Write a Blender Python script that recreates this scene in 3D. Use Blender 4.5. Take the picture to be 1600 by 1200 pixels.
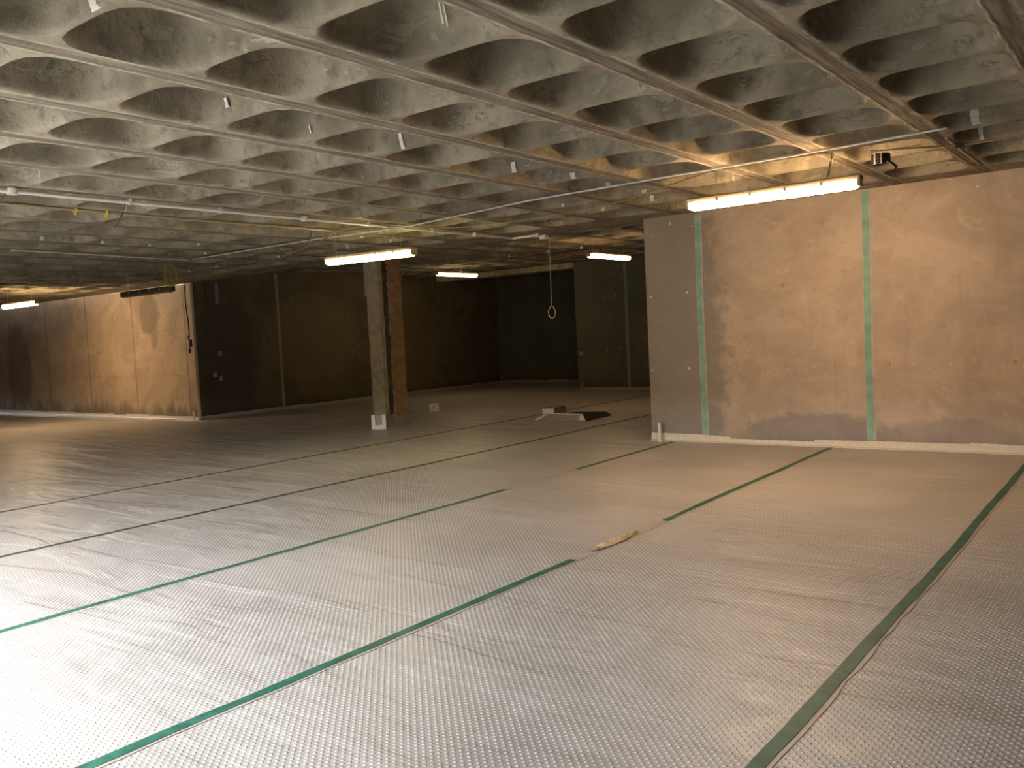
import bpy, bmesh, math, random
from mathutils import Vector, Matrix
random.seed(7)
C = bpy.context.scene
for o in list(bpy.data.objects): bpy.data.objects.remove(o)

# ------------------------------------------------------------------ camera, world, daylight, exposure
cam_d = bpy.data.cameras.new('camera'); cam = bpy.data.objects.new('camera', cam_d)
C.collection.objects.link(cam); C.camera = cam
YAW, PIT, ROL = math.radians(-37.567233), math.radians(3.342042), math.radians(-2.872573)
f = Vector((math.sin(YAW)*math.cos(PIT), math.cos(YAW)*math.cos(PIT), -math.sin(PIT)))
r0 = f.cross(Vector((0, 0, 1))).normalized(); u0 = r0.cross(f)
r = math.cos(ROL)*r0 + math.sin(ROL)*u0; u = -math.sin(ROL)*r0 + math.cos(ROL)*u0
M = Matrix.Identity(4)
for i in range(3): M[i][0], M[i][1], M[i][2] = r[i], u[i], -f[i]
M[0][3], M[1][3], M[2][3] = 0, 0, 1.5
cam.matrix_world = M
cam_d.sensor_fit = 'HORIZONTAL'; cam_d.sensor_width = 36
cam_d.lens = 36*1350.2/1600
cam_d.clip_start = .05; cam_d.clip_end = 200

w = bpy.data.worlds.new('world'); C.world = w; w.use_nodes = True
bg = w.node_tree.nodes['Background']
bg.inputs[0].default_value = (.95, .965, 1, 1); bg.inputs[1].default_value = 78
# daylight enters through the wide vehicle opening in the wall behind the camera
OPX0, OPX1, OPZ = -8.9, -3.5, 1.95
YB = -.935
pd = bpy.data.lights.new('daylight_portal', 'AREA'); pd.shape = 'RECTANGLE'
pd.size = OPX1-OPX0; pd.size_y = OPZ; pd.cycles.is_portal = True
po = bpy.data.objects.new('daylight_portal', pd); C.collection.objects.link(po)
po.location = ((OPX0+OPX1)/2, YB-.12, OPZ/2); po.rotation_euler = (math.radians(90), 0, 0)
vs = C.view_settings
vs.view_transform = 'Standard'; vs.look = 'None'; vs.exposure = 0.12; vs.gamma = 1; vs.use_curve_mapping = False
LAMP = dict(A=(100, (1, .63, .33)), B=(36, (1, .78, .35)), C=(120, (1, .66, .35)), D=(20, (1, .76, .38)), E=(30, (1, .60, .30)))

# ------------------------------------------------------------------ node helpers / materials
class NT:
    def __init__(s, name):
        s.m = bpy.data.materials.new(name); s.m.use_nodes = True
        s.t = s.m.node_tree; s.b = s.t.nodes['Principled BSDF']
    def n(s, typ, **kw):
        nd = s.t.nodes.new(typ)
        for k, v in kw.items(): setattr(nd, k, v)
        return nd
    def set(s, sock, v):
        if isinstance(v, bpy.types.NodeSocket): s.t.links.new(v, sock)
        elif isinstance(v, (int, float)):
            sock.default_value = v
        else:
            sock.default_value = tuple(v) + ((1,) if len(v) == 3 and sock.type == 'RGBA' else ())
    def pos(s):
        return s.n('ShaderNodeNewGeometry').outputs['Position']
    def xyz(s, v):
        nd = s.n('ShaderNodeSeparateXYZ'); s.set(nd.inputs[0], v); return nd.outputs
    def vec(s, x, y, z):
        nd = s.n('ShaderNodeCombineXYZ'); [s.set(nd.inputs[i], q) for i, q in enumerate((x, y, z))]; return nd.outputs[0]
    def math(s, op, a, b=0.0, c=0.0):
        nd = s.n('ShaderNodeMath', operation=op)
        s.set(nd.inputs[0], a); s.set(nd.inputs[1], b)
        if len(nd.inputs) > 2: s.set(nd.inputs[2], c)
        return nd.outputs[0]
    def vmul(s, v, k):
        nd = s.n('ShaderNodeVectorMath', operation='MULTIPLY'); s.set(nd.inputs[0], v); s.set(nd.inputs[1], k); return nd.outputs[0]
    def noise(s, v, scale, detail=4, rough=.55, dist=0):
        nd = s.n('ShaderNodeTexNoise'); s.set(nd.inputs['Vector'], v); nd.inputs['Scale'].default_value = scale
        nd.inputs['Detail'].default_value = detail; nd.inputs['Roughness'].default_value = rough
        nd.inputs['Distortion'].default_value = dist; return nd.outputs['Fac']
    def ramp(s, v, a, b, lo=0.0, hi=1.0):
        nd = s.n('ShaderNodeMapRange', interpolation_type='SMOOTHSTEP')
        for i, q in enumerate((v, a, b, lo, hi)): s.set(nd.inputs[i], q)
        return nd.outputs[0]
    def mix(s, fac, a, b, mode='MIX'):
        nd = s.n('ShaderNodeMix', data_type='RGBA', blend_type=mode)
        s.set(nd.inputs[0], fac); s.set(nd.inputs[6], a); s.set(nd.inputs[7], b); return nd.outputs[2]
    def bump(s, h, dist, strength=1.0, normal=None):
        nd = s.n('ShaderNodeBump'); s.set(nd.inputs['Height'], h)
        nd.inputs['Distance'].default_value = dist; nd.inputs['Strength'].default_value = strength
        if normal: s.set(nd.inputs['Normal'], normal)
        return nd.outputs[0]
    def out(s, col, rough=.7, normal=None, spec=None, metal=None):
        s.set(s.b.inputs['Base Color'], col); s.set(s.b.inputs['Roughness'], rough)
        if normal: s.set(s.b.inputs['Normal'], normal)
        if spec is not None: s.set(s.b.inputs['Specular IOR Level'], spec)
        if metal is not None: s.set(s.b.inputs['Metallic'], metal)
        return s.m

def plain(name, col, rough=.6, spec=.4, metal=0, var=.12):
    t = NT(name); p = t.pos()
    n = t.noise(p, 7 if rough > .8 else 40, 5)
    c = t.mix(t.ramp(n, .3, .7), [q*(1-var) for q in col], [min(1, q*(1+var)) for q in col])
    return t.out(c, rough, None, spec, metal)

def dots(t, a, b, pitch=.0265, r0=.17, r1=.33):
    """staggered dimple mask on two surface coordinates"""
    k = 1/(pitch*math.sqrt(2))
    i = t.math('MULTIPLY', t.math('ADD', a, b), k); j = t.math('MULTIPLY', t.math('SUBTRACT', a, b), k)
    i = t.math('SUBTRACT', t.math('FRACT', i), .5); j = t.math('SUBTRACT', t.math('FRACT', j), .5)
    d = t.math('SQRT', t.math('ADD', t.math('MULTIPLY', i, i), t.math('MULTIPLY', j, j)))
    return t.ramp(d, r0, r1, 1.0, 0.0)

RX0, RPX, RY0, RPY = -1.50, .86, 5.10, .71        # rib line, pitch; coffer centre, pitch
def mat_ceiling(name, tint=1.0):
    t = NT(name); p = t.pos(); X, Y, Z = t.xyz(p)
    n1 = t.noise(p, 1.7, 6, .62, .4); n2 = t.noise(p, 9, 5, .6); n3 = t.noise(p, 45, 3)
    c = t.mix(t.ramp(n1, .34, .66), (.185*tint, .162*tint, .115*tint), (.345*tint, .305*tint, .22*tint))
    c = t.mix(t.ramp(n2, .50, .72, 0, .65), c, (.12*tint, .105*tint, .08*tint))
    c = t.mix(t.ramp(n3, .62, .75, 0, .5), c, (.12*tint, .105*tint, .08*tint))
    # pale lime scale
    n4 = t.noise(t.vmul(p, (1, 1, .6)), 3.1, 5, .7, 1.2)
    c = t.mix(t.ramp(n4, .62, .70, 0, .6), c, (.54*tint, .50*tint, .39*tint))
    # crusts of grout with dark outlines on the lower pan sides
    n5 = t.noise(t.vmul(p, (1, 1, 2.2)), 4.2, 5, .62, .8)
    pan = t.math('MULTIPLY', t.ramp(Z, 2.903, 2.93), t.ramp(Z, 3.06, 3.14, 1.0, 0.0))
    ln = t.math('MULTIPLY', t.ramp(n5, .575, .59), t.ramp(n5, .595, .61, 1.0, 0.0))
    c = t.mix(t.math('MULTIPLY', pan, t.ramp(n5, .59, .62, 0, .38)), c, (.40*tint, .37*tint, .27*tint))
    c = t.mix(t.math('MULTIPLY', pan, t.math('MULTIPLY', ln, t.ramp(n1, .45, .6, .1, .6))), c, (.07*tint, .06*tint, .042*tint))
    # dark formwork joint along every long rib
    q = t.math('DIVIDE', t.math('SUBTRACT', X, RX0), RPX)
    d = t.math('MULTIPLY', t.math('ABSOLUTE', t.math('SUBTRACT', q, t.math('ROUND', q))), RPX)
    d = t.math('ADD', d, t.math('MULTIPLY', t.math('SUBTRACT', t.noise(t.vmul(p, (3, 1.2, 3)), 6, 4), .5), .035))
    band = t.ramp(d, .036, .060, 1.0, 0.0)
    edge = t.math('MULTIPLY', t.ramp(d, .055, .06), t.ramp(d, .066, .08, 1.0, 0.0))
    streak = t.noise(t.vmul(p, (40, 2, 1)), 1.0, 4, .6)
    bc = t.mix(t.ramp(streak, .35, .65), (.10*tint, .08*tint, .055*tint), (.25*tint, .21*tint, .155*tint))
    down = t.xyz(t.n('ShaderNodeNewGeometry').outputs['True Normal'])[2]
    flat = t.ramp(down, -.9, -.97)
    c = t.mix(t.math('MULTIPLY', flat, t.math('MULTIPLY', band, .9)), c, bc)
    c = t.mix(t.math('MULTIPLY', t.math('MULTIPLY', flat, edge), t.ramp(n2, .4, .6, .1, .6)), c, (.58*tint, .54*tint, .44*tint))
    h = t.math('ADD', t.math('MULTIPLY', n2, .6), t.math('MULTIPLY', n3, .25))
    h = t.math('ADD', h, t.math('MULTIPLY', t.math('MULTIPLY', band, flat), -.5))
    return t.out(c, .93, t.bump(h, .018, .8), .15)

def mat_floor():
    t = NT('membrane_floor'); p = t.pos(); X, Y, Z = t.xyz(p)
    dm = dots(t, X, Y)
    n1 = t.noise(p, .9, 4); n2 = t.noise(p, 6, 4)
    c = t.mix(t.ramp(n1, .35, .65), (.34, .322, .305), (.43, .41, .39))
    c = t.mix(t.ramp(n2, .5, .75, 0, .4), c, (.49, .47, .445))
    dirt = t.noise(t.vmul(p, (.8, 2.5, 1)), 2.3, 5, .7, .5)
    c = t.mix(t.ramp(dirt, .58, .72, 0, .35), c, (.27, .24, .205))
    c = t.mix(t.math('MULTIPLY', dm, t.ramp(n2, .2, .6, .35, .8)), c, (.72, .69, .64))  # paler dimple tops, with their glints put into the colour
    sc = t.noise(p, 55, 2); 
    c = t.mix(t.ramp(sc, .74, .78, 0, .7), c, (.75, .72, .66))
    ny = t.noise(t.vec(t.math('MULTIPLY', X, .45), t.math('MULTIPLY', Y, 2.2), 0), 1.25, 3, .5, .35)
    ny2 = t.noise(t.vec(t.math('MULTIPLY', X, .8), t.math('MULTIPLY', Y, 5.0), 3.3), 1.2, 2, .5, .2)
    far = t.ramp(X, -9.5, -3.5, 1.0, .42)
    st = t.math('ADD', t.math('MULTIPLY', t.ramp(ny, .40, .50), .45), t.math('MULTIPLY', t.ramp(ny, .55, .62), .4))
    h = t.math('ADD', t.math('MULTIPLY', st, far), t.math('MULTIPLY', ny2, .16))
    h = t.math('ADD', h, t.math('MULTIPLY', ny, .4))
    b1 = t.bump(h, .035, .36)
    b2 = t.bump(dm, .004, .55, b1)
    rg = t.mix(dm, (.50,)*3, (.30,)*3)
    return t.out(c, t.ramp(n2, .3, .7, .36, .5), b2, .62)

def mat_wall(name, ca, cb, cs, rough=.5, dimple=.5, spec=.4, axis='X', damp=None, joint=None, lines=()):
    """concrete seen through a dimpled membrane; axis = horizontal axis of the wall"""
    t = NT(name); p = t.pos(); X, Y, Z = t.xyz(p); A = X if axis == 'X' else Y
    dm = dots(t, A, Z)
    n1 = t.noise(t.vmul(p, (1, 1, 1.3)), 1.1, 6, .6, .6); n2 = t.noise(p, 5.5, 5, .65); n3 = t.noise(p, 30, 3)
    c = t.mix(t.ramp(n1, .36, .62), ca, cb)
    c = t.mix(t.ramp(n2, .48, .75, 0, .45), c, cs)
    runs = t.noise(t.vmul(p, (5, 5, .45)), 1.3, 4, .6)
    c = t.mix(t.ramp(runs, .55, .75, 0, .30), c, cs)
    c = t.mix(t.ramp(t.noise(p, 3.2, 4, .6, 2), .60, .66, 0, .25), c, [min(1, q*1.35) for q in cb])
    if damp:   # rising damp with a ragged shape of its own
        top, amp, col = damp
        e = t.math('ADD', Z, t.math('MULTIPLY', t.math('SUBTRACT', t.noise(t.vmul(p, (2.2, 2.2, .4)), 1.2, 5, .65), .5), -amp))
        c = t.mix(t.ramp(e, top-.12, top+.22, .85, 0.0), c, col)
    for (x0, z0, rx, rz, col, s) in lines:   # single stains and broad patches of another tone
        dx = t.math('DIVIDE', t.math('SUBTRACT', A, x0), rx); dz = t.math('DIVIDE', t.math('SUBTRACT', Z, z0), rz)
        d = t.math('SQRT', t.math('ADD', t.math('MULTIPLY', dx, dx), t.math('MULTIPLY', dz, dz)))
        d = t.math('ADD', d, t.math('MULTIPLY', t.math('SUBTRACT', n2, .5), .9))
        c = t.mix(t.ramp(d, .75, 1.05, s, 0.0), c, col)
    if joint:
        x0, pit, jc, wd = joint
        q = t.math('DIVIDE', t.math('SUBTRACT', A, x0), pit)
        d = t.math('MULTIPLY', t.math('ABSOLUTE', t.math('SUBTRACT', q, t.math('ROUND', q))), pit)
        d = t.math('ADD', d, t.math('MULTIPLY', t.math('SUBTRACT', t.noise(p, 2.5, 4), .5), .03))
        c = t.mix(t.ramp(d, wd*.6, wd, .8, 0.0), c, jc)
        for zz in (.96, 1.93):
            dz = t.math('ABSOLUTE', t.math('SUBTRACT', Z, zz))
            c = t.mix(t.ramp(dz, .006, .02, .3, 0.0), c, cs)
    c = t.mix(t.math('MULTIPLY', dm, .12*dimple), c, [min(1, q*2.0) for q in cb])  # dimple glints put into the colour as paler dots
    b1 = t.bump(t.noise(p, 2.0, 3, .5), .05, .5)
    b2 = t.bump(dm, .003, dimple, b1)
    return t.out(c, rough, b2, spec)

M_ceil = mat_ceiling('raw_concrete_waffle')
M_floor = mat_floor()
M_wr = mat_wall('membrane_over_concrete', (.40, .315, .225), (.51, .415, .305), (.31, .25, .185), .40, .8, .5, 'X',
                (.03, .45, (.17, .145, .125)), None,
                ((-5.2, 1.2, .85, 2.9, (.20, .18, .15), .8), (-3.3, .12, .9, .3, (.19, .165, .15), .7), (-1.9, .12, .8, .25, (.24, .2, .18), .5)))
M_wl = mat_wall('stained_concrete_left', (.41, .325, .235), (.52, .42, .31), (.30, .235, .17), .6, .2, .3, 'X',
                (.18, 1.1, (.16, .13, .10)), (-16.75, 2.12, (.19, .145, .10), .022),
                ((-18.15, 2.35, .45, .5, (.23, .19, .15), .8), (-18.0, 1.95, .16, .5, (.26, .2, .16), .6), (-24.8, 1.2, .8, 1.3, (.17, .145, .11), .6)))
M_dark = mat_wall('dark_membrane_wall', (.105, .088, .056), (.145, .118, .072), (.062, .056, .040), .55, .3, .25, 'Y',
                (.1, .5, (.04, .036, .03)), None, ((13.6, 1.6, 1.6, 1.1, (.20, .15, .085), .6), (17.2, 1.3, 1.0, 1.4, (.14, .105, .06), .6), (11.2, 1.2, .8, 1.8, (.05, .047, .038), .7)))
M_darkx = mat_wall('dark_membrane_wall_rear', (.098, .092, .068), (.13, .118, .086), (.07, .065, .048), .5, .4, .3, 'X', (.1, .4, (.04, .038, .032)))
M_conc = mat_wall('plain_concrete', (.15, .135, .105), (.21, .19, .15), (.11, .1, .08), .85, 0, .2)
def mat_tape(name, ca, cb, rough=.35):
    t = NT(name); p = t.pos(); n = t.noise(p, 7, 4, .6)
    c = t.mix(t.ramp(n, .35, .65), ca, cb)
    c = t.mix(t.ramp(t.noise(p, 22, 4), .68, .74, 0, .25), c, (.62, .72, .58))
    return t.out(c, rough+.15, t.bump(t.noise(p, 30, 3), .003, .5), .3)
M_tape = mat_tape('green_joint_tape', (.02, .095, .07), (.04, .155, .115))
M_tapew = mat_tape('green_wall_tape', (.17, .37, .29), (.25, .46, .35))
M_film = mat_tape('clear_tape_edge', (.38, .34, .29), (.48, .43, .37), .3)
M_cream = plain('cream_flashing', (.66, .60, .48), .5, .4, 0, .1)
M_creamd = plain('grubby_cream_flashing', (.33, .29, .22), .6, .3, 0, .15)  # darker version of the cream flashing colour
M_white = plain('white_plastic', (.72, .70, .63), .35, .5, 0, .06)
M_wpaint = plain('white_paint', (.62, .61, .55), .8, .2, 0, .15)
M_grey = plain('grey_plastic', (.34, .33, .30), .5, .4)
M_galv = plain('galvanised_steel', (.42, .41, .38), .4, .5, .6)
M_steel = plain('dull_wire', (.5, .47, .38), .45, .5, .5)
M_black = plain('black_rubber', (.015, .014, .013), .5, .4)
M_yel = plain('yellow_cable', (.30, .22, .04), .5, .4)
M_yelb = plain('yellow_plastic', (.75, .58, .08), .4, .5)
M_tan = plain('tan_cable', (.32, .26, .15), .5, .4)
M_brown = plain('brown_painted_concrete', (.27, .17, .09), .85, .2, 0, .2)  # brown tone of the rear pier
M_amber = plain('aged_lamp_housing', (.55, .42, .24), .5, .4)  # amber housing of the lit fittings
M_rough = mat_ceiling('broken_concrete', .35)  # broken concrete, darkened to paint the shade inside the column groove
M_pale = plain('pale_plaster', (.31, .26, .165), .9, .15, 0, .2)
M_card = plain('cardboard', (.30, .22, .13), .8, .2)
M_pit = plain('dark_sump_water', (.012, .012, .011), .3, .4)
M_yellowing = plain('yellowed_tape', (.52, .43, .25), .4, .4, 0, .25)
M_lens_off = plain('dirty_clear_diffuser', (.16, .12, .07), .15, .7)  # dark brown diffuser of the unlit fittings
M_darkhouse = plain('rusty_lamp_housing', (.10, .07, .04), .5, .4)  # dark brown housing of the unlit fittings
def mat_emit(name, col, s):
    t = NT(name); t.out((.9, .9, .85), .3)
    t.b.inputs['Emission Color'].default_value = (*col, 1); t.b.inputs['Emission Strength'].default_value = s
    return t.m

# ------------------------------------------------------------------ mesh helpers
def obj(name, bm, mat, parent=None, smooth=False, loc=None, keep=False):
    me = bpy.data.meshes.new(name)
    if not keep: bmesh.ops.recalc_face_normals(bm, faces=bm.faces)
    bm.to_mesh(me); bm.free()
    if smooth:
        for q in me.polygons: q.use_smooth = True
    me.materials.append(mat)
    o = bpy.data.objects.new(name, me); C.collection.objects.link(o)
    if parent: o.parent = parent
    if loc: o.location = loc
    return o
def tag(o, label, cat, group=None, kind=None):
    o['label'] = label; o['category'] = cat
    if group: o['group'] = group
    if kind: o['kind'] = kind
    return o
def thing(name, label, cat, loc=(0, 0, 0), group=None, rz=0):
    o = bpy.data.objects.new(name, None); C.collection.objects.link(o); o.location = loc; o.rotation_euler = (0, 0, rz)
    o.empty_display_size = .1
    return tag(o, label, cat, group)
def struct(o): o['kind'] = 'structure'; return o
def box(bm, x0, x1, y0, y1, z0, z1, bev=0):
    r = bmesh.ops.create_cube(bm, size=1)
    for v in r['verts']:
        v.co = Vector((x0+(x1-x0)*(v.co.x+.5), y0+(y1-y0)*(v.co.y+.5), z0+(z1-z0)*(v.co.z+.5)))
    if bev:
        es = list({e for v in r['verts'] for e in v.link_edges})
        bmesh.ops.bevel(bm, geom=es, offset=bev, segments=2, profile=.5, affect='EDGES')
    return bm
def B(*a, bev=0): return box(bmesh.new(), *a, bev=bev)
def tube(bm, pts, rad, n=8, cap=True):
    pts = [Vector(p) for p in pts]; rings = []
    for i, p in enumerate(pts):
        d = (pts[min(i+1, len(pts)-1)] - pts[max(i-1, 0)]).normalized()
        a = d.cross(Vector((0, 0, 1)) if abs(d.z) < .9 else Vector((1, 0, 0))).normalized(); b = a.cross(d)
        rr = rad[i] if isinstance(rad, (list, tuple)) else rad
        rings.append([bm.verts.new(p + rr*(math.cos(t)*a + math.sin(t)*b)) for t in [2*math.pi*k/n for k in range(n)]])
    for R0, R1 in zip(rings, rings[1:]):
        for k in range(n): bm.faces.new((R0[k], R0[(k+1) % n], R1[(k+1) % n], R1[k]))
    if cap: bm.faces.new(rings[0]); bm.faces.new(rings[-1][::-1])
    return bm
def T(pts, rad, n=8): return tube(bmesh.new(), pts, rad, n)
def cat_rom(pts, k=6):
    P = [Vector(p) for p in pts]; P = [P[0]*2-P[1]] + P + [P[-1]*2-P[-2]]; out = []
    for i in range(1, len(P)-2):
        for j in range(k):
            t = j/k; a, b, c, d = P[i-1:i+3]
            out.append(.5*((2*b)+(c-a)*t+(2*a-5*b+4*c-d)*t*t+(3*b-a-3*c+d)*t**3))
    return out + [P[-2]]
def prism(prof, x0, x1, inset=0, ilen=.02):
    """profile (y,z) extruded along x, with ends drawn in"""
    bm = bmesh.new(); cy = sum(q[0] for q in prof)/len(prof); cz = max(q[1] for q in prof)
    st = [(x0, 1-inset), (x0+ilen, 1), (x1-ilen, 1), (x1, 1-inset)] if inset else [(x0, 1), (x1, 1)]
    rings = [[bm.verts.new((x, cy+(y-cy)*s, cz+(z-cz)*s)) for y, z in prof] for x, s in st]
    n = len(prof)
    for R0, R1 in zip(rings, rings[1:]):
        for k in range(n): bm.faces.new((R0[k], R0[(k+1) % n], R1[(k+1) % n], R1[k]))
    bm.faces.new(rings[0]); bm.faces.new(rings[-1][::-1])
    return bm

# ------------------------------------------------------------------ the room
H1, H2 = 2.90, 3.18
def waffle(name, x_hi, nx, y_c0, ny, z, xlo, xhi, ylo, yhi, top, depth=.34):
    """ribbed slab: a grid of round-cornered pan recesses, closed by flat margins"""
    bm = bmesh.new()
    N = 32; a, b, p = .335, .332, 4.2
    prof = [(1.06, 0), (1.03, .004), (1.0, .020), (.978, .055), (.90, .18), (.83, .262), (.77, .29), (.6, .298), (.3, .30)]
    angs = []
    ca = math.atan2(RPY/2, RPX/2)
    base = [0, ca, math.pi/2, math.pi-ca, math.pi, math.pi+ca, 1.5*math.pi, 2*math.pi-ca, 2*math.pi]
    for q0, q1 in zip(base, base[1:]):
        for k in range(4): angs.append(q0+(q1-q0)*k/4)
    rnd = random.Random(3)
    for i in range(nx):
        for j in range(ny):
            cx = x_hi-RPX/2-RPX*i; cy = y_c0+RPY*j
            jit = [rnd.uniform(-.008, .008) for _ in range(4)]
            rect = []
            for t in angs:
                c, s = math.cos(t), math.sin(t)
                k = min(RPX/2/abs(c) if abs(c) > 1e-6 else 9, RPY/2/abs(s) if abs(s) > 1e-6 else 9)
                rect.append(bm.verts.new((cx+c*k, cy+s*k, z)))
            prev = rect
            for d, h in prof:
                ring = []
                for t in angs:
                    c, s = math.cos(t), math.sin(t)
                    k = 1/((abs(c)/a)**p+(abs(s)/b)**p)**(1/p)
                    wv = 1+.012*math.sin(3*t+i*1.7+j*2.3)*(h > 0)
                    ring.append(bm.verts.new((cx+c*k*d*wv+jit[0]*(h > 0), cy+s*k*d+jit[1]*.4*(h > 0), z+h*depth/.3)))
                for q in range(N): bm.faces.new((prev[q], prev[(q+1) % N], ring[(q+1) % N], ring[q]))
                prev = ring
            bm.faces.new(prev)
    gx0, gx1 = x_hi-RPX*nx, x_hi; gy0, gy1 = y_c0-RPY/2, y_c0+RPY*(ny-.5)
    def q4(x0, x1, y0, y1):
        if x1-x0 > 1e-4 and y1-y0 > 1e-4:
            bm.faces.new([bm.verts.new(v) for v in ((x0, y0, z), (x0, y1, z), (x1, y1, z), (x1, y0, z))])
    q4(xlo, gx0, ylo, yhi); q4(gx1, xhi, ylo, yhi); q4(gx0, gx1, ylo, gy0); q4(gx0, gx1, gy1, yhi)
    # sides and top of the slab
    c = [(xlo, ylo), (xhi, ylo), (xhi, yhi), (xlo, yhi)]
    lo = [bm.verts.new((x, y, z)) for x, y in c]; hi = [bm.verts.new((x, y, top)) for x, y in c]
    for k in range(4): bm.faces.new((lo[k], lo[(k+1) % 4], hi[(k+1) % 4], hi[k]))
    bm.faces.new(hi)
    for fc in bm.faces:
        fc.normal_update()
    o = obj(name, bm, M_ceil, keep=True)
    me = o.data
    for q in me.polygons: q.use_smooth = True
    es = [e for e in me.edges]
    me.set_sharp_from_angle(angle=math.radians(50))
    return struct(o)
M_lintel = plain('pale_lintel', (.50, .44, .30), .85, .2, 0, .25)
XW, XE = -30.0, 3.66
NXC = 38
waffle('ceiling', RX0+RPX*6, NXC, RY0-RPY*8, 15, H1, XW, XE, YB, 10.4, 3.62)
waffle('ceiling_rear', RX0-RPX*5, 12, 10.96, 10, H2, -16.6, -5.3, 10.4, 21.0, 3.72)
struct(obj('floor', B(XW, XE, YB, 21.2, -.2, 0), M_floor))
struct(obj('wall_yard', B(-40, 25, -7.3, -7, -.02, 2.6), plain('dark_brick', (.06, .04, .03), .9, .1)))  # unseen wall added to block low sky light at the opening
struct(obj('ground', B(-60, 40, -60, YB, -.25, -.02), plain('asphalt_yard', (.032, .032, .033), .95, .1)))  # unseen dark ground added to keep outdoor light off the ceiling
struct(obj('wall_right', B(-5.49, XE, 10.12, 18.4, 0, 3.18), M_wr))
struct(obj('wall_left', B(XW, -16.412, 10.45, 10.75, 0, 3.18), M_wl))
struct(obj('wall_side', B(-16.411, -16.4, 10.451, 21.0, 0, 3.18), M_dark))
struct(obj('wall_rear', B(-11.82, -5.49, 18.1, 21.0, 0, 3.18), M_darkx))
struct(obj('wall_far', B(-16.4, -11.82, 20.8, 21.0, 0, 3.18), M_darkx))
struct(obj('wall_east', B(XE, XE+.2, YB, 10.12, 0, 3.2), M_conc))
struct(obj('wall_west', B(XW-.2, XW, YB, 10.75, 0, 3.2), M_conc))
bb = bmesh.new()
box(bb, XW, OPX0, YB-.2, YB, 0, 3.0); box(bb, OPX1, XE, YB-.2, YB, 0, 3.0); box(bb, OPX0, OPX1, YB-.2, YB, OPZ, 3.0)
struct(obj('wall_back', bb, M_conc))
struct(obj('trim_1', B(-16.4, -11.82, 18.1, 18.5, 3.045, 3.18), M_lintel))     # lintel over the far recess

# ------------------------------------------------------------------ flashing strips at the wall feet
def flashing(name, p0, p1, n, h, nrm, mat, rag, seed):
    """folded strip: uneven top edge on the wall, lip on the floor; n = pieces"""
    rr = random.Random(seed); bm = bmesh.new(); p0, p1, nrm = Vector(p0), Vector(p1), Vector(nrm)
    L = (p1-p0).length; d = (p1-p0)/L; s = 0; prev = None
    while s < L-1e-4:
        l = min(rr.uniform(.5, 1.1), L-s); h0 = h*rr.uniform(1-rag, 1+rag); h1 = h*rr.uniform(1-rag, 1+rag); q = 5
        ring = []
        for k in range(q+1):
            b = p0+d*(s+l*k/q); hh = h0+(h1-h0)*k/q
            lip = .045+rr.uniform(-.008, .008)
            ring.append([bm.verts.new(b+nrm*a+Vector((0, 0, z))) for a, z in ((.004, hh), (.011, hh), (.018, .02), (lip, .010), (lip, .002), (.004, .002))])
        for R0, R1 in zip(ring, ring[1:]):
            for k in range(6): bm.faces.new((R0[k], R0[(k+1) % 6], R1[(k+1) % 6], R1[k]))
        bm.faces.new(ring[0]); bm.faces.new(ring[-1][::-1]); s += l
    return struct(obj(name, bm, mat))
flashing('baseboard_right', (-5.49, 10.12, 0), (XE, 10.12, 0), 0, .085, (0, -1, 0), M_cream, .32, 1)
flashing('baseboard_left', (XW, 10.45, 0), (-16.4, 10.45, 0), 0, .07, (0, -1, 0), M_cream, .25, 2)
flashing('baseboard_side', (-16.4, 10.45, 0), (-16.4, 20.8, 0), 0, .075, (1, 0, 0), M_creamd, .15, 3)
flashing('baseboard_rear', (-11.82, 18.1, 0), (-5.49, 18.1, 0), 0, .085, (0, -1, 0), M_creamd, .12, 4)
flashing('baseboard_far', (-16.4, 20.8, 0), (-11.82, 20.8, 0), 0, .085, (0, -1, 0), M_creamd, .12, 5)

# ------------------------------------------------------------------ membrane joint tapes
def strip(pts, half, z0, z1, wob=.006, seed=0, axis='y', flat=True):
    pass
M_tape2 = mat_tape('dark_joint_tape', (.03, .05, .04), (.05, .075, .06))
def floor_tape(x, y0, y1, label, seed, gaps=()):
    rr = random.Random(seed); ph = rr.uniform(0, 6)
    t = thing('joint_tape', label, 'tape', (x, y0, 0), 'green joint tapes across the floor')
    def ribbon(name, h0, z, mat, gap, off=0, th=.0015):
        bm = bmesh.new(); n = int((y1-y0)/.18); prev = None
        for k in range(n+1):
            yy = (y1-y0)*k/n
            if any(a < yy+y0 < b for a, b in gap): prev = None; continue
            wx = .010*math.sin(yy*.8+ph)+.004*math.sin(yy*2.3+ph*2)+off
            hl, hr = h0*rr.uniform(.82, 1.12), h0*rr.uniform(.82, 1.12)
            ring = [bm.verts.new(v) for v in ((wx-hl, yy, z), (wx+hr, yy, z), (wx+hr, yy, z-th), (wx-hl, yy, z-th))]
            if prev:
                for q in range(4): bm.faces.new((prev[q], prev[(q+1) % 4], ring[(q+1) % 4], ring[q]))
            prev = ring
        return obj(name, bm, mat, t)
    ribbon('tape_backing', .044, .002, M_film, (), .004)['label'] = 'clear film edges'
    ribbon('tape_face', .029, .0035, M_tape if x > -6 else M_tape2, gaps)
    return t
floor_tape(-1.12, -.8, 10.07, 'broad green tape on the floor, running down the right side of the picture', 11)
floor_tape(-3.14, -.8, 10.07, 'green floor tape with a torn yellowed patch at mid length', 12, ((4.75, 5.75),))
floor_tape(-5.14, -.8, 10.3, 'green floor tape that ends at the free corner of the taped brown wall', 13, ((6.6, 7.6),))
floor_tape(-7.08, -.8, 18.0, 'dark thin floor tape passing just right of the sump hatch', 14)
floor_tape(-9.15, -.8, 18.0, 'dark floor tape passing between the concrete column and the sump hatch', 15)
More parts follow.
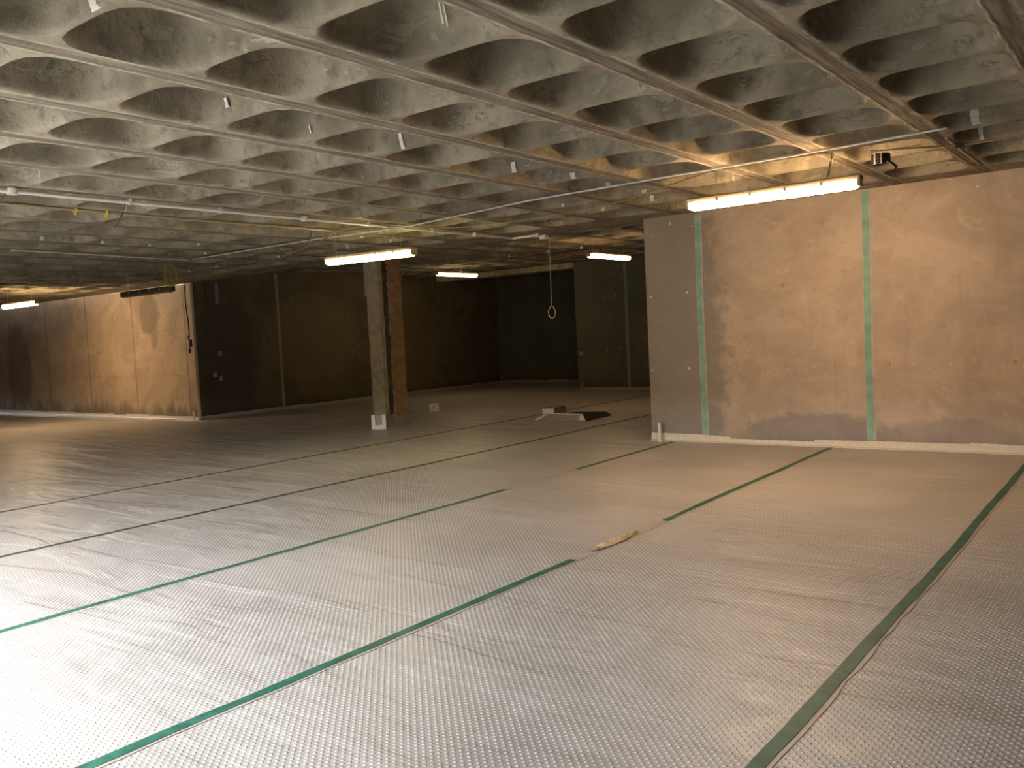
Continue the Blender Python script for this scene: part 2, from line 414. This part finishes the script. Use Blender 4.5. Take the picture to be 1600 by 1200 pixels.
# crumpled yellowed patch on the second tape
bm = bmesh.new(); rr = random.Random(4); n = 14; prev = None
for k in range(n+1):
    y = 4.86+.62*k/n; hw = .045*math.sin(math.pi*(k+.6)/(n+1.2))+.006
    ring = [bm.verts.new((-3.14+c*hw+.01*math.sin(k), y, .009+rr.uniform(0, .014)*(abs(c) < 1))) for c in (-1, -.3, .4, 1)]
    ring += [bm.verts.new((-3.14+hw, y, .006)), bm.verts.new((-3.14-hw, y, .006))]
    if prev:
        for q in range(6): bm.faces.new((prev[q], prev[(q+1) % 6], ring[(q+1) % 6], ring[q]))
    prev = ring
tag(obj('tape_patch', bm, M_yellowing), 'crumpled yellowed tape patch on the second green floor tape', 'tape')

def wall_tape(x, w, label, z0=.03, z1=2.88, y=10.12, mat=None, film=True, axis='X', seed=0):
    rr = random.Random(seed)
    loc = (x, y, z0) if axis == 'X' else (-16.4, x, z0)
    t = thing('wall_tape', label, 'tape', loc, None, 0 if axis == 'X' else math.radians(90))
    def rib(name, h, d, m, off=0):
        bm = bmesh.new(); prev = None; n = 30
        for k in range(n+1):
            z = (z1-z0)*k/n; wx = .004*math.sin(z*2.2+seed)+off; a, b = h*rr.uniform(.93, 1.07), h*rr.uniform(.93, 1.07)
            ring = [bm.verts.new(v) for v in ((wx-a, -d, z), (wx+b, -d, z), (wx+b, -.0005, z), (wx-a, -.0005, z))]
            if prev:
                for q in range(4): bm.faces.new((prev[q], prev[(q+1) % 4], ring[(q+1) % 4], ring[q]))
            prev = ring
        return obj(name, bm, m, t)
    if film: rib('tape_backing', w*.68, .002, M_film, w*.1)
    rib('tape_face', w*.45, .004, mat or M_tapew)
    return t
wall_tape(-4.735, .068, 'left vertical green tape on the brown membrane wall, near its free corner', seed=1)
wall_tape(-2.722, .076, 'right vertical green tape on the brown membrane wall, below the end of the hanging lamp', seed=2)
wall_tape(-10.37, .09, 'faint green vertical tape on the dark rear wall below the right rear lamp', y=18.1, z1=3.1, mat=plain('dull_green_tape', (.16, .25, .18), .5), film=False, seed=3)
M_dtape = plain('dull_cream_tape', (.30, .26, .18), .6)
wall_tape(12.62, .085, 'pale vertical joint tape on the dark side wall, left of the column', z1=3.15, mat=M_dtape, film=False, axis='Y', seed=4)

# ------------------------------------------------------------------ light fittings
def fitting(key, L, loc, rz, label, on=True, tilt=0, hangers=(), power=None):
    t = thing('strip_light', label, 'light fitting', loc, 'linear strip light fittings', rz)
    t.rotation_euler = (0, tilt, rz)
    hx = L/2
    obj('housing', B(-hx, hx, -.045, .045, .035, .075, bev=.008), M_amber if on else M_darkhouse, t)
    prof = [(-.050, .036), (-.053, .008), (-.040, -.026), (-.018, -.034), (.018, -.034), (.040, -.026), (.053, .008), (.050, .036)]
    mat = mat_emit('lit_diffuser_'+key.lower(), LAMP[key][1], LAMP[key][0]) if on else M_lens_off
    d = obj('diffuser', prism(prof, -hx+.03, hx-.03, .18, .03), mat, t)
    for s in (-1, 1):
        if not on and loc[2] > 3: obj('bracket', B(s*hx*.7-.015, s*hx*.7+.015, -.02, .02, .07, 3.18-loc[2]), M_galv, t)
        obj('end_cap', B(min(s*hx, s*(hx-.03)), max(s*hx, s*(hx-.03)), -.05, .05, -.02, .072, bev=.008), M_amber if on else M_darkhouse, t)
    for s in (-.6, -.2, .2, .6):
        for q in (-1, 1):
            obj('clip', B(s*hx-.012, s*hx+.012, q*.052-.005, q*.052+.005, .02, .055), M_galv, t)
    return t
def chain(top, bot, label, mat=None, rad=.004):
    top, bot = Vector(top), Vector(bot); L = (top-bot).length; n = max(3, int(L/.035)); bm = bmesh.new()
    d = (bot-top)/n; ax = d.normalized()
    for k in range(n):
        c = top+d*(k+.5); side = ax.cross(Vector((1, 0, 0)) if k % 2 else Vector((0, 1, 0))).normalized()
        pts = [c+ax*(.6*d.length*math.cos(a))+side*(.007*math.sin(a)) for a in [2*math.pi*q/8 for q in range(9)]]
        tube(bm, pts, rad*.5, 4)
    return tag(obj('hanging_chain', bm, mat or M_steel), label, 'chain')
fitting('A', 1.57, (-2.834, 7.547, 2.59), 0, 'long glowing strip light hung in front of the brown taped wall')
fitting('B', 1.57, (-7.908, 7.51, 2.515), 0, 'glowing strip light hung in front of the concrete column', tilt=math.radians(.8))
fitting('C', 1.57, (-19.0, 8.12, 2.59), 0, 'glowing strip light at the left edge, before the stained left wall')
fitting('D', 1.5, (-13.69, 15.85, 2.965), math.radians(90), 'small glowing strip light in the rear bay, right behind the column')
fitting('E', 1.5, (-8.385, 14.08, 2.83), math.radians(90), 'small glowing strip light in the rear bay beside the pull cord')
fitting('F', 1.6, (-14.0, 8.06, 2.50), 0, 'unlit brown strip light near the top right of the stained left wall', False)
fitting('G', 1.57, (-9.98, 15.1, 3.06), 0, 'unlit strip light under the rear ceiling, left of the right rear lamp', False)
fitting('H', 1.5, (-14.73, 16.36, 3.07), 0, 'unlit strip light under the rear ceiling above the left rear lamp', False)
chain((-2.24, 7.42, 2.86), (-2.33, 7.55, 2.675), 'dark suspension cord at the right end of the long lamp by the brown wall', M_black, .008)
chain((-3.33, 7.547, 2.90), (-3.33, 7.547, 2.675), 'thin chain at the left end of the long lamp by the brown wall')
chain((-8.5, 7.51, 2.90), (-8.5, 7.51, 2.60), 'thin chain at the left end of the lamp before the column')
chain((-7.35, 7.51, 2.90), (-7.35, 7.51, 2.60), 'thin chain at the right end of the lamp before the column')
chain((-13.4, 8.06, 2.90), (-13.4, 8.06, 2.585), 'chain at the right end of the unlit lamp near the left wall')
chain((-14.6, 8.06, 2.90), (-14.6, 8.06, 2.585), 'chain at the left end of the unlit lamp near the left wall')
chain((-18.45, 8.12, 2.90), (-18.45, 8.12, 2.675), 'chain holding the lamp at the left edge of the picture')
chain((-19.55, 8.12, 2.90), (-19.55, 8.12, 2.675), 'outer chain of the lamp at the left edge, at the frame border')
for y in (15.3, 16.4): chain((-13.69, y, 3.18), (-13.69, y, 3.05), 'chain at the %s end of the left rear lamp' % ('near' if y < 16 else 'far'))
for y in (13.5, 14.6): chain((-8.385, y, 3.18), (-8.385, y, 2.915), 'chain at the %s end of the right rear lamp' % ('near' if y < 14 else 'far'))
tag(obj('flex_cable', T(cat_rom([(-7.525, 7.47, 2.86), (-7.47, 7.49, 2.80), (-7.42, 7.5, 2.71), (-7.25, 7.5, 2.68), (-7.16, 7.51, 2.62)]), .005, 6), M_tan), 'thin tan flex looping into the right end of the lamp before the column', 'cable')

# ------------------------------------------------------------------ conduits and cables under the ceiling
def jbox(c, r, mat, parent, name='junction_box'):
    bm = bmesh.new(); bmesh.ops.create_cone(bm, cap_ends=True, segments=20, radius1=r, radius2=r*.94, depth=.05)
    for v in bm.verts: v.co += Vector(c)
    return obj(name, bm, mat, parent)
t = thing('conduit', 'white conduit run with round boxes along the left ceiling rib', 'conduit', (-7.56, 0, 2.866))
obj('pipe', T([(0, 1.2, 0), (0, 10.0, 0)], .0165, 10), M_white, t)
for y in (3.24, 6.25, 9.15): jbox((0, y, 0), .042, M_white, t)
for y in (2.1, 4.25, 5.2, 7.2, 8.3): obj('saddle', B(-.024, .024, y-.012, y+.012, -.02, .0335), M_white, t)
t = thing('conduit', 'short bright conduit crossing to the pull cord switch', 'conduit', (-7.60, 10.02, 2.865))
obj('pipe', T([(.03, 0, 0), (.42, 0, 0)], .018, 10), M_white, t)
jbox((.45, .02, 0), .035, M_white, t)
t = thing('pull_cord_switch', 'white ceiling pull switch with its long cord and ring hanging in the dark bay', 'switch', (-7.2, 10.35, 2.90))
obj('switch_body', B(-.11, .0, -.04, .04, -.06, 0, bev=.01), M_white, t)
obj('spout', T([(-.01, 0, -.03), (.03, .03, -.055)], [.018, .01]), M_white, t)
obj('cord', T([(.03, .03, -.05), (.02, .03, -.5), (.012, .03, -1.03)], .003, 6), M_white, t)
lp = [(.012+.062*math.sin(a)*(1 if a < 9 else 1), .03, -1.12+.09*math.cos(a)*(1.0)) for a in [2*math.pi*k/20 for k in range(21)]]
obj('ring', T([(x if z < -1.07 else .012+(x-.012)*.8, y, z) for x, y, z in lp], .005, 6), M_white, t)
tag(obj('cable', T(cat_rom([(-8.30, 1.5, 2.885), (-8.30, 3.2, 2.885), (-8.31, 4.1, 2.885), (-8.33, 5.3, 2.885), (-8.28, 6.4, 2.882), (-8.28, 7.46, 2.885)], 8), .014, 8), M_tan), 'tan cable clipped along the rib beside the white conduit', 'cable')
for x, y, s in ((-8.315, 4.12, 1.0), (-8.31, 4.42, .98)):
    t = thing('cable_clip', 'small yellow plastic clip on the rib beside the white conduit, %s of the pair' % ('nearer' if y < 4.2 else 'farther'), 'clip', (x, y, 2.861), 'yellow clips')
    obj('clip_body', T([(-.02*s, 0, .04), (-.028*s, 0, .01), (0, 0, -.02*s), (.028*s, 0, .01), (.02*s, 0, .04)], .013*s, 8), M_yelb, t)
tag(obj('conduit', T([(-12.02, 7.7, 2.885), (-10.48, 7.66, 2.88), (-9.08, 7.6, 2.87), (-7.75, 7.55, 2.838), (-7.17, 7.55, 2.838), (-5.36, 7.44, 2.885), (-4.84, 7.43, 2.885), (-3.77, 7.41, 2.885), (-2.56, 7.40, 2.885), (-1.36, 7.32, 2.885)], .0085, 8), M_white), 'long thin pale conduit crossing the ceiling above all the hanging lamps', 'conduit')
tag(obj('conduit', T([(-1.45, 7.75, 2.888), (-1.47, 9.4, 2.888)], .009, 8), M_steel), 'short thin conduit on the right rib, pointing at the brown wall', 'conduit')
tag(obj('cable', T(cat_rom([(-7.50, 7.74, 2.85), (-6.97, 8.40, 2.86), (-5.88, 8.48, 2.86), (-5.09, 8.34, 2.86), (-4.58, 8.15, 2.86), (-3.98, 7.82, 2.87), (-3.34, 7.46, 2.88)]), .007, 6), M_tan), 'slack tan cable bowing away from the long pale conduit', 'cable')
t = thing('cable', 'tan cable with a black junction across the ribs in the upper right', 'cable', (-1.39, 7.98, 2.86))
obj('sheath', T(cat_rom([(-.62, -.30, .01), (-.3, -.17, 0), (0, 0, 0), (.45, .05, 0), (1.2, .06, .01), (2.4, .0, .02)]), .007, 6), M_tan, t)
obj('junction_block', B(-.03, .03, -.02, .02, -.025, .02), M_black, t)
tag(obj('cable', T(cat_rom([(-13.6, 8.1, 2.86), (-12.66, 8.5, 2.80), (-12.12, 8.62, 2.80), (-10.96, 8.4, 2.81), (-8.96, 7.62, 2.83), (-8.05, 7.2, 2.86), (-7.62, 7.42, 2.88)], 8), .008, 6), M_tan), 'sagging tan cable swinging left from above the column lamp', 'cable')
tag(obj('cable', T(cat_rom([(-11.83, 5.0, 2.885), (-11.9, 6.1, 2.88), (-12.0, 7.1, 2.875), (-12.1, 7.7, 2.885)]), .008, 6), M_white), 'thin pale cable along a rib high on the left', 'cable')
tag(obj('cable', T([(-19.5, 10.40, 2.88), (-16.6, 10.41, 2.885)], .009, 6), M_white), 'thin white cable along the top of the stained left wall', 'cable')
t = thing('conduit', 'thin conduit under the rear ceiling between the two rear lamps', 'conduit', (-14.3, 14.83, 3.14))
obj('pipe', T([(0, 0, .02), (.5, 0, .01), (4.5, 0, .01), (4.85, 0, .01)], .011, 8), M_galv, t)
for x in (.62, 1.25, 3.0, 4.0, 4.83): obj('saddle', B(x-.02, x+.02, -.018, .018, -.012, .04), M_white, t)
tag(obj('flex_cable', T(cat_rom([(-15.3, 15.6, 2.98), (-14.9, 15.2, 3.06), (-14.3, 14.83, 3.15)]), .006, 6), M_steel), 'thin flex arching from the rear conduit towards the column', 'cable')
tag(obj('loose_cable_end', T(cat_rom([(-7.58, 4.22, 2.87), (-7.68, 4.24, 2.78), (-7.80, 4.22, 2.66)]), .005, 6), M_black), 'short black cord end hanging from the white conduit', 'cord')
tag(obj('loose_cable_end', T(cat_rom([(-8.28, 6.95, 2.872), (-8.38, 7.0, 2.80), (-8.48, 7.0, 2.70)]), .005, 6), M_black), 'short black cord end hanging left of the column lamp', 'cord')
# coil of yellow cable high on the left
bm = bmesh.new(); rr = random.Random(9)
for k in range(10):
    a0 = rr.uniform(-.25, .25); rx, rz = .11+rr.uniform(-.06, .04), .15+rr.uniform(-.03, .03); c = Vector((-12.68+rr.uniform(-.07, .07), 7.74+rr.uniform(-.02, .02), 2.70+rr.uniform(-.02, .02)))
    pts = [c+Vector((rx*math.sin(a), .05*math.sin(a+a0)+a0*.1, rz*math.cos(a))) for a in [2*math.pi*q/20 for q in range(21)]]
    tube(bm, pts, .008, 6)
t = thing('cable_coil', 'hanging coil of yellow cable near the corner of the left wall', 'cable coil', (0, 0, 0))
obj('windings', bm, M_yel, t)
obj('hook', T([(-12.68, 7.74, 2.90), (-12.68, 7.74, 2.845)], .006, 6), M_galv, t)
# black coil with white bands beneath the right ceiling
bm = bmesh.new(); cx, cy, cz = -1.955, 7.78, 2.805
t = thing('cable_coil', 'small black taped coil with a dangling plug, right of the long lamp', 'cable coil', (cx, cy, cz))
for k in range(5):
    z = -.035+.017*k
    pts = [Vector((.068*math.cos(a), .068*math.sin(a), z)) for a in [2*math.pi*q/24 for q in range(25)]]
    tube(bm, pts, .010, 6)
obj('windings', bm, M_black, t)
for a in (-1.98, -1.30):
    dx, dy = .076*math.cos(a), .076*math.sin(a)
    bmb = B(-.006, .006, -.004, .006, -.046, .044); 
    o = obj('white_band', bmb, M_white, t); o.location = (dx, dy, 0); o.rotation_euler = (0, 0, a+math.pi/2)
obj('plug', T([(.06, -.05, -.03), (.10, -.06, -.06), (.135, -.065, -.095)], [.009, .016, .018], 8), M_black, t)
obj('cord', T(cat_rom([(-.06, 0, .04), (-.08, .05, .075), (.0, .1, .09), (.12, .1, .085), (.3, .06, .08)]), .005, 6), M_tan, t)

# ------------------------------------------------------------------ concrete column
t = thing('concrete_column', 'square concrete column of pale and brown faces with a broken strip between', 'column', (-10.78, 10.55, 0))
ox, oy = -10.78, 10.55
def ragged(x0, x1, y0, y1, z0, z1, amp, seed, n=26):
    rr = random.Random(seed); bm = bmesh.new(); prev = None
    for k in range(n+1):
        z = z0+(z1-z0)*k/n; j = [rr.uniform(0, amp) for _ in range(4)]
        ring = [bm.verts.new(v) for v in ((x0+j[0]-ox, y0-oy, z), (x1-j[1]-ox, y0-oy, z), (x1-j[2]-ox, y1-oy, z), (x0+j[3]-ox, y1-oy, z))]
        if prev:
            for q in range(4): bm.faces.new((prev[q], prev[(q+1) % 4], ring[(q+1) % 4], ring[q]))
        else: bm.faces.new(ring)
        prev = ring
    bm.faces.new(prev[::-1]); return bm
obj('front_face', ragged(-10.93, -10.62, 10.27, 10.36, .0, 2.899, .008, 1), M_pale, t)
obj('broken_core', ragged(-10.91, -10.635, 10.36, 10.50, .22, 2.899, .05, 2, 60), M_rough, t)
obj('rear_pier', ragged(-10.93, -10.62, 10.50, 10.80, .22, 3.18, .004, 3), M_brown, t)
obj('base_plinth', ragged(-10.93, -10.60, 10.361, 10.86, 0, .22, .01, 4, 6), plain('grey_mortar', (.22, .21, .17), .9, .1, 0, .2), t)
t = thing('cable_trunking', 'pale trunking with a black cable tail on the left side of the column', 'trunking', (-10.965, 10.32, 2.2))
obj('channel', B(-.03, .03, -.03, .03, .06, .69, bev=.004), M_pale, t)
obj('cable_tail', T([(.045, -.02, .69), (.045, -.02, .05)], .012, 8), M_black, t)
obj('tail_end', T([(.045, -.02, .06), (.045, -.02, .035), (.045, -.02, 0)], [.02, .03, .018], 10), M_black, t)

# ------------------------------------------------------------------ small things on floor and walls
def tray(name, label, c, w, h, d, rec, rz=0):
    t = thing(name, label, 'box', c, None, rz)
    hw = w/2; rw = w*rec/2; bm = bmesh.new()
    box(bm, -hw, -rw, 0, d, 0, h); box(bm, rw, hw, 0, d, 0, h); box(bm, -rw, rw, 0, d, 0, h*.27)
    obj('frame', bm, M_white, t); obj('recess_panel', B(-rw, rw, d*.55, d, h*.27, h*.98), M_grey, t)
    return t
tray('wall_box', 'white U-framed box with a grey centre at the foot of the column', (-10.67, 10.13, 0), .25, .245, .07, .5, math.radians(28))
t = thing('wall_box', 'small white square box standing on the floor behind the column', 'box', (-11.92, 12.87, 0), None, math.radians(40))
obj('body', B(-.10, .10, 0, .05, 0, .165, bev=.006), M_white, t); obj('slot', B(-.015, .005, -.004, .002, .06, .12), M_grey, t)
t = thing('carton', 'low pale-ended box lying beside the open sump hatch', 'box', (-8.905, 12.60, .002), None, math.radians(8))
obj('end_panel', B(-.115, .115, -.006, .0, 0, .125), M_white, t)
obj('body', B(-.115, .115, 0, .50, 0, .125, bev=.006), M_card, t); obj('lid', B(-.12, .12, -.004, .505, .125, .137), M_card, t)
t = thing('sump_hatch', 'open floor sump with a white front flange, beside the low box', 'hatch', (0, 0, 0))
bm = bmesh.new(); pts = [(-8.56, 12.04), (-8.72, 12.50), (-8.70, 13.15), (-8.1, 13.25), (-7.75, 12.85), (-7.66, 12.0)]
vs_ = [bm.verts.new((x, y, .016)) for x, y in pts]; v2 = [bm.verts.new((x, y, .003)) for x, y in pts]
bm.faces.new(vs_)
for k in range(6): bm.faces.new((vs_[k], vs_[(k+1) % 6], v2[(k+1) % 6], v2[k]))
obj('dark_opening', bm, M_pit, t)  # flat near-black slab paints the dark inside the sump
bm = bmesh.new()
P = [(-8.62, 11.86, .004), (-7.65, 11.86, .004), (-7.80, 12.02, .10), (-8.58, 12.02, .105)]; Q = [(x, y+.012, z) for x, y, z in P]
a = [bm.verts.new(v) for v in P]; b = [bm.verts.new(v) for v in Q]
bm.faces.new(a); bm.faces.new(b[::-1])
for k in range(4): bm.faces.new((a[k], a[(k+1) % 4], b[(k+1) % 4], b[k]))
obj('front_flange', bm, M_creamd, t)
for P in ([(-8.66, 11.84, .012), (-8.56, 12.0, .09), (-8.48, 12.0, .10), (-8.56, 11.84, .012)], [(-7.78, 11.99, .11), (-7.62, 11.84, .012), (-7.74, 11.84, .012), (-7.86, 11.99, .06)]):
    bm = bmesh.new(); a = [bm.verts.new(v) for v in P]; b = [bm.verts.new((x, y-.012, z+.004)) for x, y, z in P]
    bm.faces.new(a); bm.faces.new(b[::-1])
    for k in range(4): bm.faces.new((a[k], a[(k+1) % 4], b[(k+1) % 4], b[k]))
    obj('corner_fold', bm, M_white, t)
obj('front_edge', T([(-8.58, 12.01, .107), (-7.80, 12.01, .102)], .007, 6), M_white, t)
def upstand(x, y, h, label, rad=.022, mat=None):
    t = thing('upstand_pipe', label, 'pipe', (x, y, 0)); m = mat or M_white
    obj('pipe', T([(0, 0, 0), (.0, 0, h)], rad, 12), m, t)
    obj('collar', T([(0, 0, 0), (0, 0, .025)], rad*1.5, 12), m, t)
upstand(-5.33, 10.03, .245, 'short white pipe standing at the free corner of the brown wall')
upstand(-16.52, 10.36, .19, 'short pale pipe at the foot of the left wall, beside the corner pipe', .022)
upstand(-11.66, 18.02, .22, 'short pale pipe at the left foot of the dark rear wall', .026, M_creamd)
upstand(-16.30, 20.7, .22, 'short grey pipe in the far corner of the dark recess', .024, M_creamd)
tag(obj('corner_pipe', T([(-16.365, 10.41, 0), (-16.365, 10.41, 2.88)], .036, 12), plain('pale_corner_pipe', (.42, .38, .29), .6)), 'full-height pale pipe at the corner between the lit left wall and dark side wall', 'pipe')
t = thing('hanging_socket', 'black cable with a trailing socket hanging beside the pale corner pipe', 'cable', (-16.52, 10.38, 0))
obj('cord', T(cat_rom([(-.02, 0, 2.87), (-.02, -.01, 2.5), (.04, -.02, 2.1), (.05, -.02, 1.75)]), .013, 8), M_black, t)
obj('socket_body', B(.04, .10, -.045, .01, 1.56, 1.72, bev=.01), M_black, t)
obj('tail', T(cat_rom([(.05, -.02, 1.8), (.02, -.03, 1.77), (.06, -.02, 1.6), (.03, -.02, 1.52), (.04, -.02, 1.42)]), [.012]*12+[.014]*6+[.022]*7, 8), M_black, t)
for y, z, l in ((11.008, 1.389, 'upper white fixing patch on the dark side wall near the corner'),
                (10.86, .93, 'lower left white fixing patch on the dark side wall'),
                (10.99, .84, 'lowest white fixing patch on the dark side wall')):
    t = thing('socket_plate', l, 'plate', (-16.4, y, z), 'small plates low on the dark side wall')
    obj('plate', B(.001, .02, -.045, .045, -.05, .05, bev=.004), M_grey, t); obj('screw', B(.02, .024, -.01, .01, -.01, .01), M_galv, t)
t = thing('switch_panel', 'grey panel with a pale centre strip, high on the dark side wall', 'panel', (-16.4, 11.02, 2.66))
obj('panel', B(.001, .04, -.26, .26, -.22, .22, bev=.008), plain('dark_grey_panel', (.085, .08, .065), .6), t)
obj('pale_strip', B(.04, .05, -.05, .03, -.2, .22), plain('dull_pale', (.24, .22, .17), .6), t)
t = thing('socket_plate', 'pale plate low on the left edge of the dark rear wall', 'plate', (-11.70, 18.1, .92))
obj('plate', B(-.05, .05, -.02, -.001, -.05, .05, bev=.004), M_creamd, t); obj('screw', B(-.01, .01, -.024, -.02, -.01, .01), M_galv, t)
def plug(x, z, label, y=10.12, mat=None, r=.020):
    bm = bmesh.new(); bmesh.ops.create_cone(bm, cap_ends=True, segments=14, radius1=r, radius2=r*.7, depth=.012)
    for v in bm.verts: v.co = Vector((v.co.x, -v.co.z, v.co.y))
    t = thing('wall_plug', label, 'fixing', (x, y-.007, z), 'membrane fixing plugs')
    obj('washer', bm, mat or M_creamd, t)
    bm = bmesh.new(); bmesh.ops.create_uvsphere(bm, u_segments=8, v_segments=6, radius=r*.35)
    for v in bm.verts: v.co.y -= .006
    obj('pin_head', bm, M_white, t)
M_plugw = plain('bright_plug', (.62, .58, .46), .4)
M_orp = plain('orange_plug', (.55, .30, .10), .5)
for x, z, l, m in ((-5.108, 2.80, 'white plug near the top left corner of the brown wall', M_plugw),
    (-5.36, 2.66, 'plug on the left edge of the brown wall, just below the topmost white one', M_grey),
    (-4.80, 2.74, 'faint plug just left of the top of the left green wall tape', M_creamd),
    (-5.425, 1.885, 'plug at half height on the free edge of the brown wall', M_plugw),
    (-4.905, 1.907, 'plug at half height between the free edge and the left green wall tape', M_plugw),
    (-5.441, .923, 'orange plug low on the free edge of the brown wall', M_orp),
    (-4.919, .94, 'plug low between the free edge and the left green wall tape', M_plugw),
    (-4.292, .947, 'orange plug first right of the left green wall tape, low row', M_orp),
    (-3.692, .945, 'second plug right of the left green wall tape, low row', M_orp),
    (-3.11, .942, 'third plug right of the left green wall tape, low row', M_orp),
    (-2.513, .947, 'dark plug just right of the right green wall tape, low row', M_creamd),
    (-1.89, .942, 'plug low on the wall at the middle of the rightmost panel', M_plugw),
    (-1.298, .951, 'plug low on the wall by the right edge of the picture', M_orp),
    (-1.599, 2.777, 'pale plug near the top of the rightmost wall panel', M_plugw),
    (-3.684, 1.907, 'faint plug at half height in the middle wall panel', M_creamd)):
    plug(x, z, l, mat=m)
for x, z, l in ((-11.0, 2.25, 'upper dull plug on the dark rear wall, left one'), (-10.65, 2.3, 'upper dull plug on the dark rear wall, beside its green tape'),
                (-10.95, .97, 'lower dull plug on the dark rear wall, left one'), (-10.6, 1.0, 'lower dull plug on the dark rear wall, beside its green tape')):
    plug(x, z, l, 18.1, M_creamd, .024)
# overlapping membrane sheet with a free corner in the left middle of the floor
bm = bmesh.new(); prev = None
for i in range(25):
    x = -13.12+1.9*i/24; ring = []
    for j in range(29):
        y = 5.74-5.4*j/28
        e = max(0, 1-min(abs(x+13.12), abs(y-5.74))/.10)
        ring.append((x, y, .003+.001*math.sin(y*5+x*.6)*math.sin(x*1.3)+.002*e))
    prev = ring if prev is None else prev
    if i == 0: V = []
    V.append([bm.verts.new(v) for v in ring])
for i in range(24):
    for j in range(28): bm.faces.new((V[i][j], V[i+1][j], V[i+1][j+1], V[i][j+1]))
edge = [V[0][j] for j in range(28, -1, -1)] + [V[i][0] for i in range(1, 25)]
low = [bm.verts.new((v.co.x, v.co.y, .001)) for v in edge]
for k in range(len(edge)-1): bm.faces.new((edge[k], edge[k+1], low[k+1], low[k]))
tag(obj('membrane_sheet', bm, M_floor, None, False), 'loose grey dimpled sheet overlapping the floor at left, one corner raised', 'sheet')

# white paint and tape marks on the pan sides, lime drips
def mark(x, y, z0, z1, w, label, mat=None, side='Y', foot=True, seed=0):
    """strip on the sloping far side (or left side) of a pan; z0 top, z1 bottom; (x, y) at the top"""
    rr = random.Random(int(abs(x*1000)+abs(y*77))); bm = bmesh.new(); n = 6; prev = None
    for k in range(n+1):
        z = z0+(z1-z0)*k/n; dy = .25*(z0-z)-.006; a, b = w/2*rr.uniform(.75, 1.1), w/2*rr.uniform(.75, 1.1)
        if foot and k == n: a, b = a*1.3, b*1.6
        P = [(-a, dy, z), (b, dy, z), (b, dy+.005, z), (-a, dy+.005, z)]
        if side == 'X': P = [(-q[1], q[0], q[2]) for q in P]
        ring = [bm.verts.new((x+q[0], y+q[1], q[2])) for q in P]
        if prev:
            for q in range(4): bm.faces.new((prev[q], prev[(q+1) % 4], ring[(q+1) % 4], ring[q]))
        else: bm.faces.new(ring)
        prev = ring
    bm.faces.new(prev[::-1])
    return tag(obj('paint_mark', bm, mat or M_wpaint), label, 'mark', 'white marks on the ceiling pans')
for a in (
 (-4.54, 4.697, 3.02, 2.905, .035, 'white drip-like mark in a ceiling pan, the nearest long one left of centre'),
 (-4.576, 6.122, 2.99, 2.905, .05, 'white mark in a pan, largest of the row running towards the free wall corner'),
 (-4.43, 6.838, 2.96, 2.905, .055, 'white mark in a pan, second of the row towards the free wall corner'),
 (-4.474, 7.55, 2.96, 2.905, .06, 'white mark in a pan, just above the long thin conduit'),
 (-4.457, 8.26, 2.95, 2.905, .06, 'short white mark in a pan, just below the long thin conduit'),
 (-4.72, 8.915, 2.99, 2.925, .05, 'white upright mark nearest the free corner of the brown wall'),
 (-1.208, 7.535, 3.03, 2.92, .065, 'broad white strip in the upper right pan, the higher of two'),
 (-1.283, 8.237, 3.02, 2.915, .052, 'white strip in the upper right pan, the lower of two'),
 (-4.62, 3.268, 3.03, 2.975, .03, 'small white splash in a pan, upper left'),
 (-5.50, 8.259, 2.94, 2.905, .035, 'tiny hooked white mark beyond the long thin conduit'),
 (-5.40, 8.97, 2.945, 2.905, .045, 'tiny white mark in the last pans left of the free wall corner'),
 (-9.90, 8.955, 2.955, 2.905, .07, 'white mark just above the left end of the column lamp'),
 (-8.82, 8.265, 2.935, 2.905, .06, 'white mark above the middle of the column lamp, left one'),
 (-8.98, 8.965, 2.945, 2.905, .055, 'greyish mark above the middle of the column lamp, right one'),
 (-10.504, 6.842, 2.935, 2.905, .06, 'pale mark left of the thin conduit end, the upper one'),
 (-11.45, 7.56, 2.935, 2.905, .07, 'pale mark at the left end of the thin conduit'),
 (-11.55, 8.965, 2.95, 2.905, .08, 'squarish pale mark above the dark side wall'),
 (-14.95, 8.97, 2.935, 2.905, .09, 'small pale mark left of the yellow cable coil'),
 (-14.12, 8.97, 2.935, 2.905, .07, 'small pale mark right of the yellow cable coil'),
 (-13.28, 8.97, 2.935, 2.905, .07, 'small pale mark over the sagging cable, near the corner pipe')):
    mark(*a)
for a in (
 (-10.857, 6.32, 2.945, 2.905, .085, 'whitish square mark in the far left pans, brightest one'),
 (-10.859, 5.70, 2.94, 2.905, .05, 'small whitish mark in the far left pans, middle one'),
 (-10.85, 4.95, 2.95, 2.905, .05, 'small whitish mark in the far left pans, leftmost one')):
    mark(*a, side='X')
M_lime = plain('lime_deposit', (.70, .67, .56), .85, .2, 0, .1)
mark(-3.50, 1.872, 2.965, 2.905, .06, 'white lime splash on a rib at the top left corner of the picture', M_lime)
for dx, z1, w in ((0, 3.02, .012), (.025, 3.0, .008)):
    mark(-2.82+dx, 3.272-.25*.13+.0, 3.13, z1, w, 'thin forked lime run in a large pan at the top, left of centre', M_lime, foot=False)
mark(-4.70, 3.983, 2.99, 2.94, .014, 'thin white lime run in a pan, left of the nearest long mark', M_lime, foot=False)
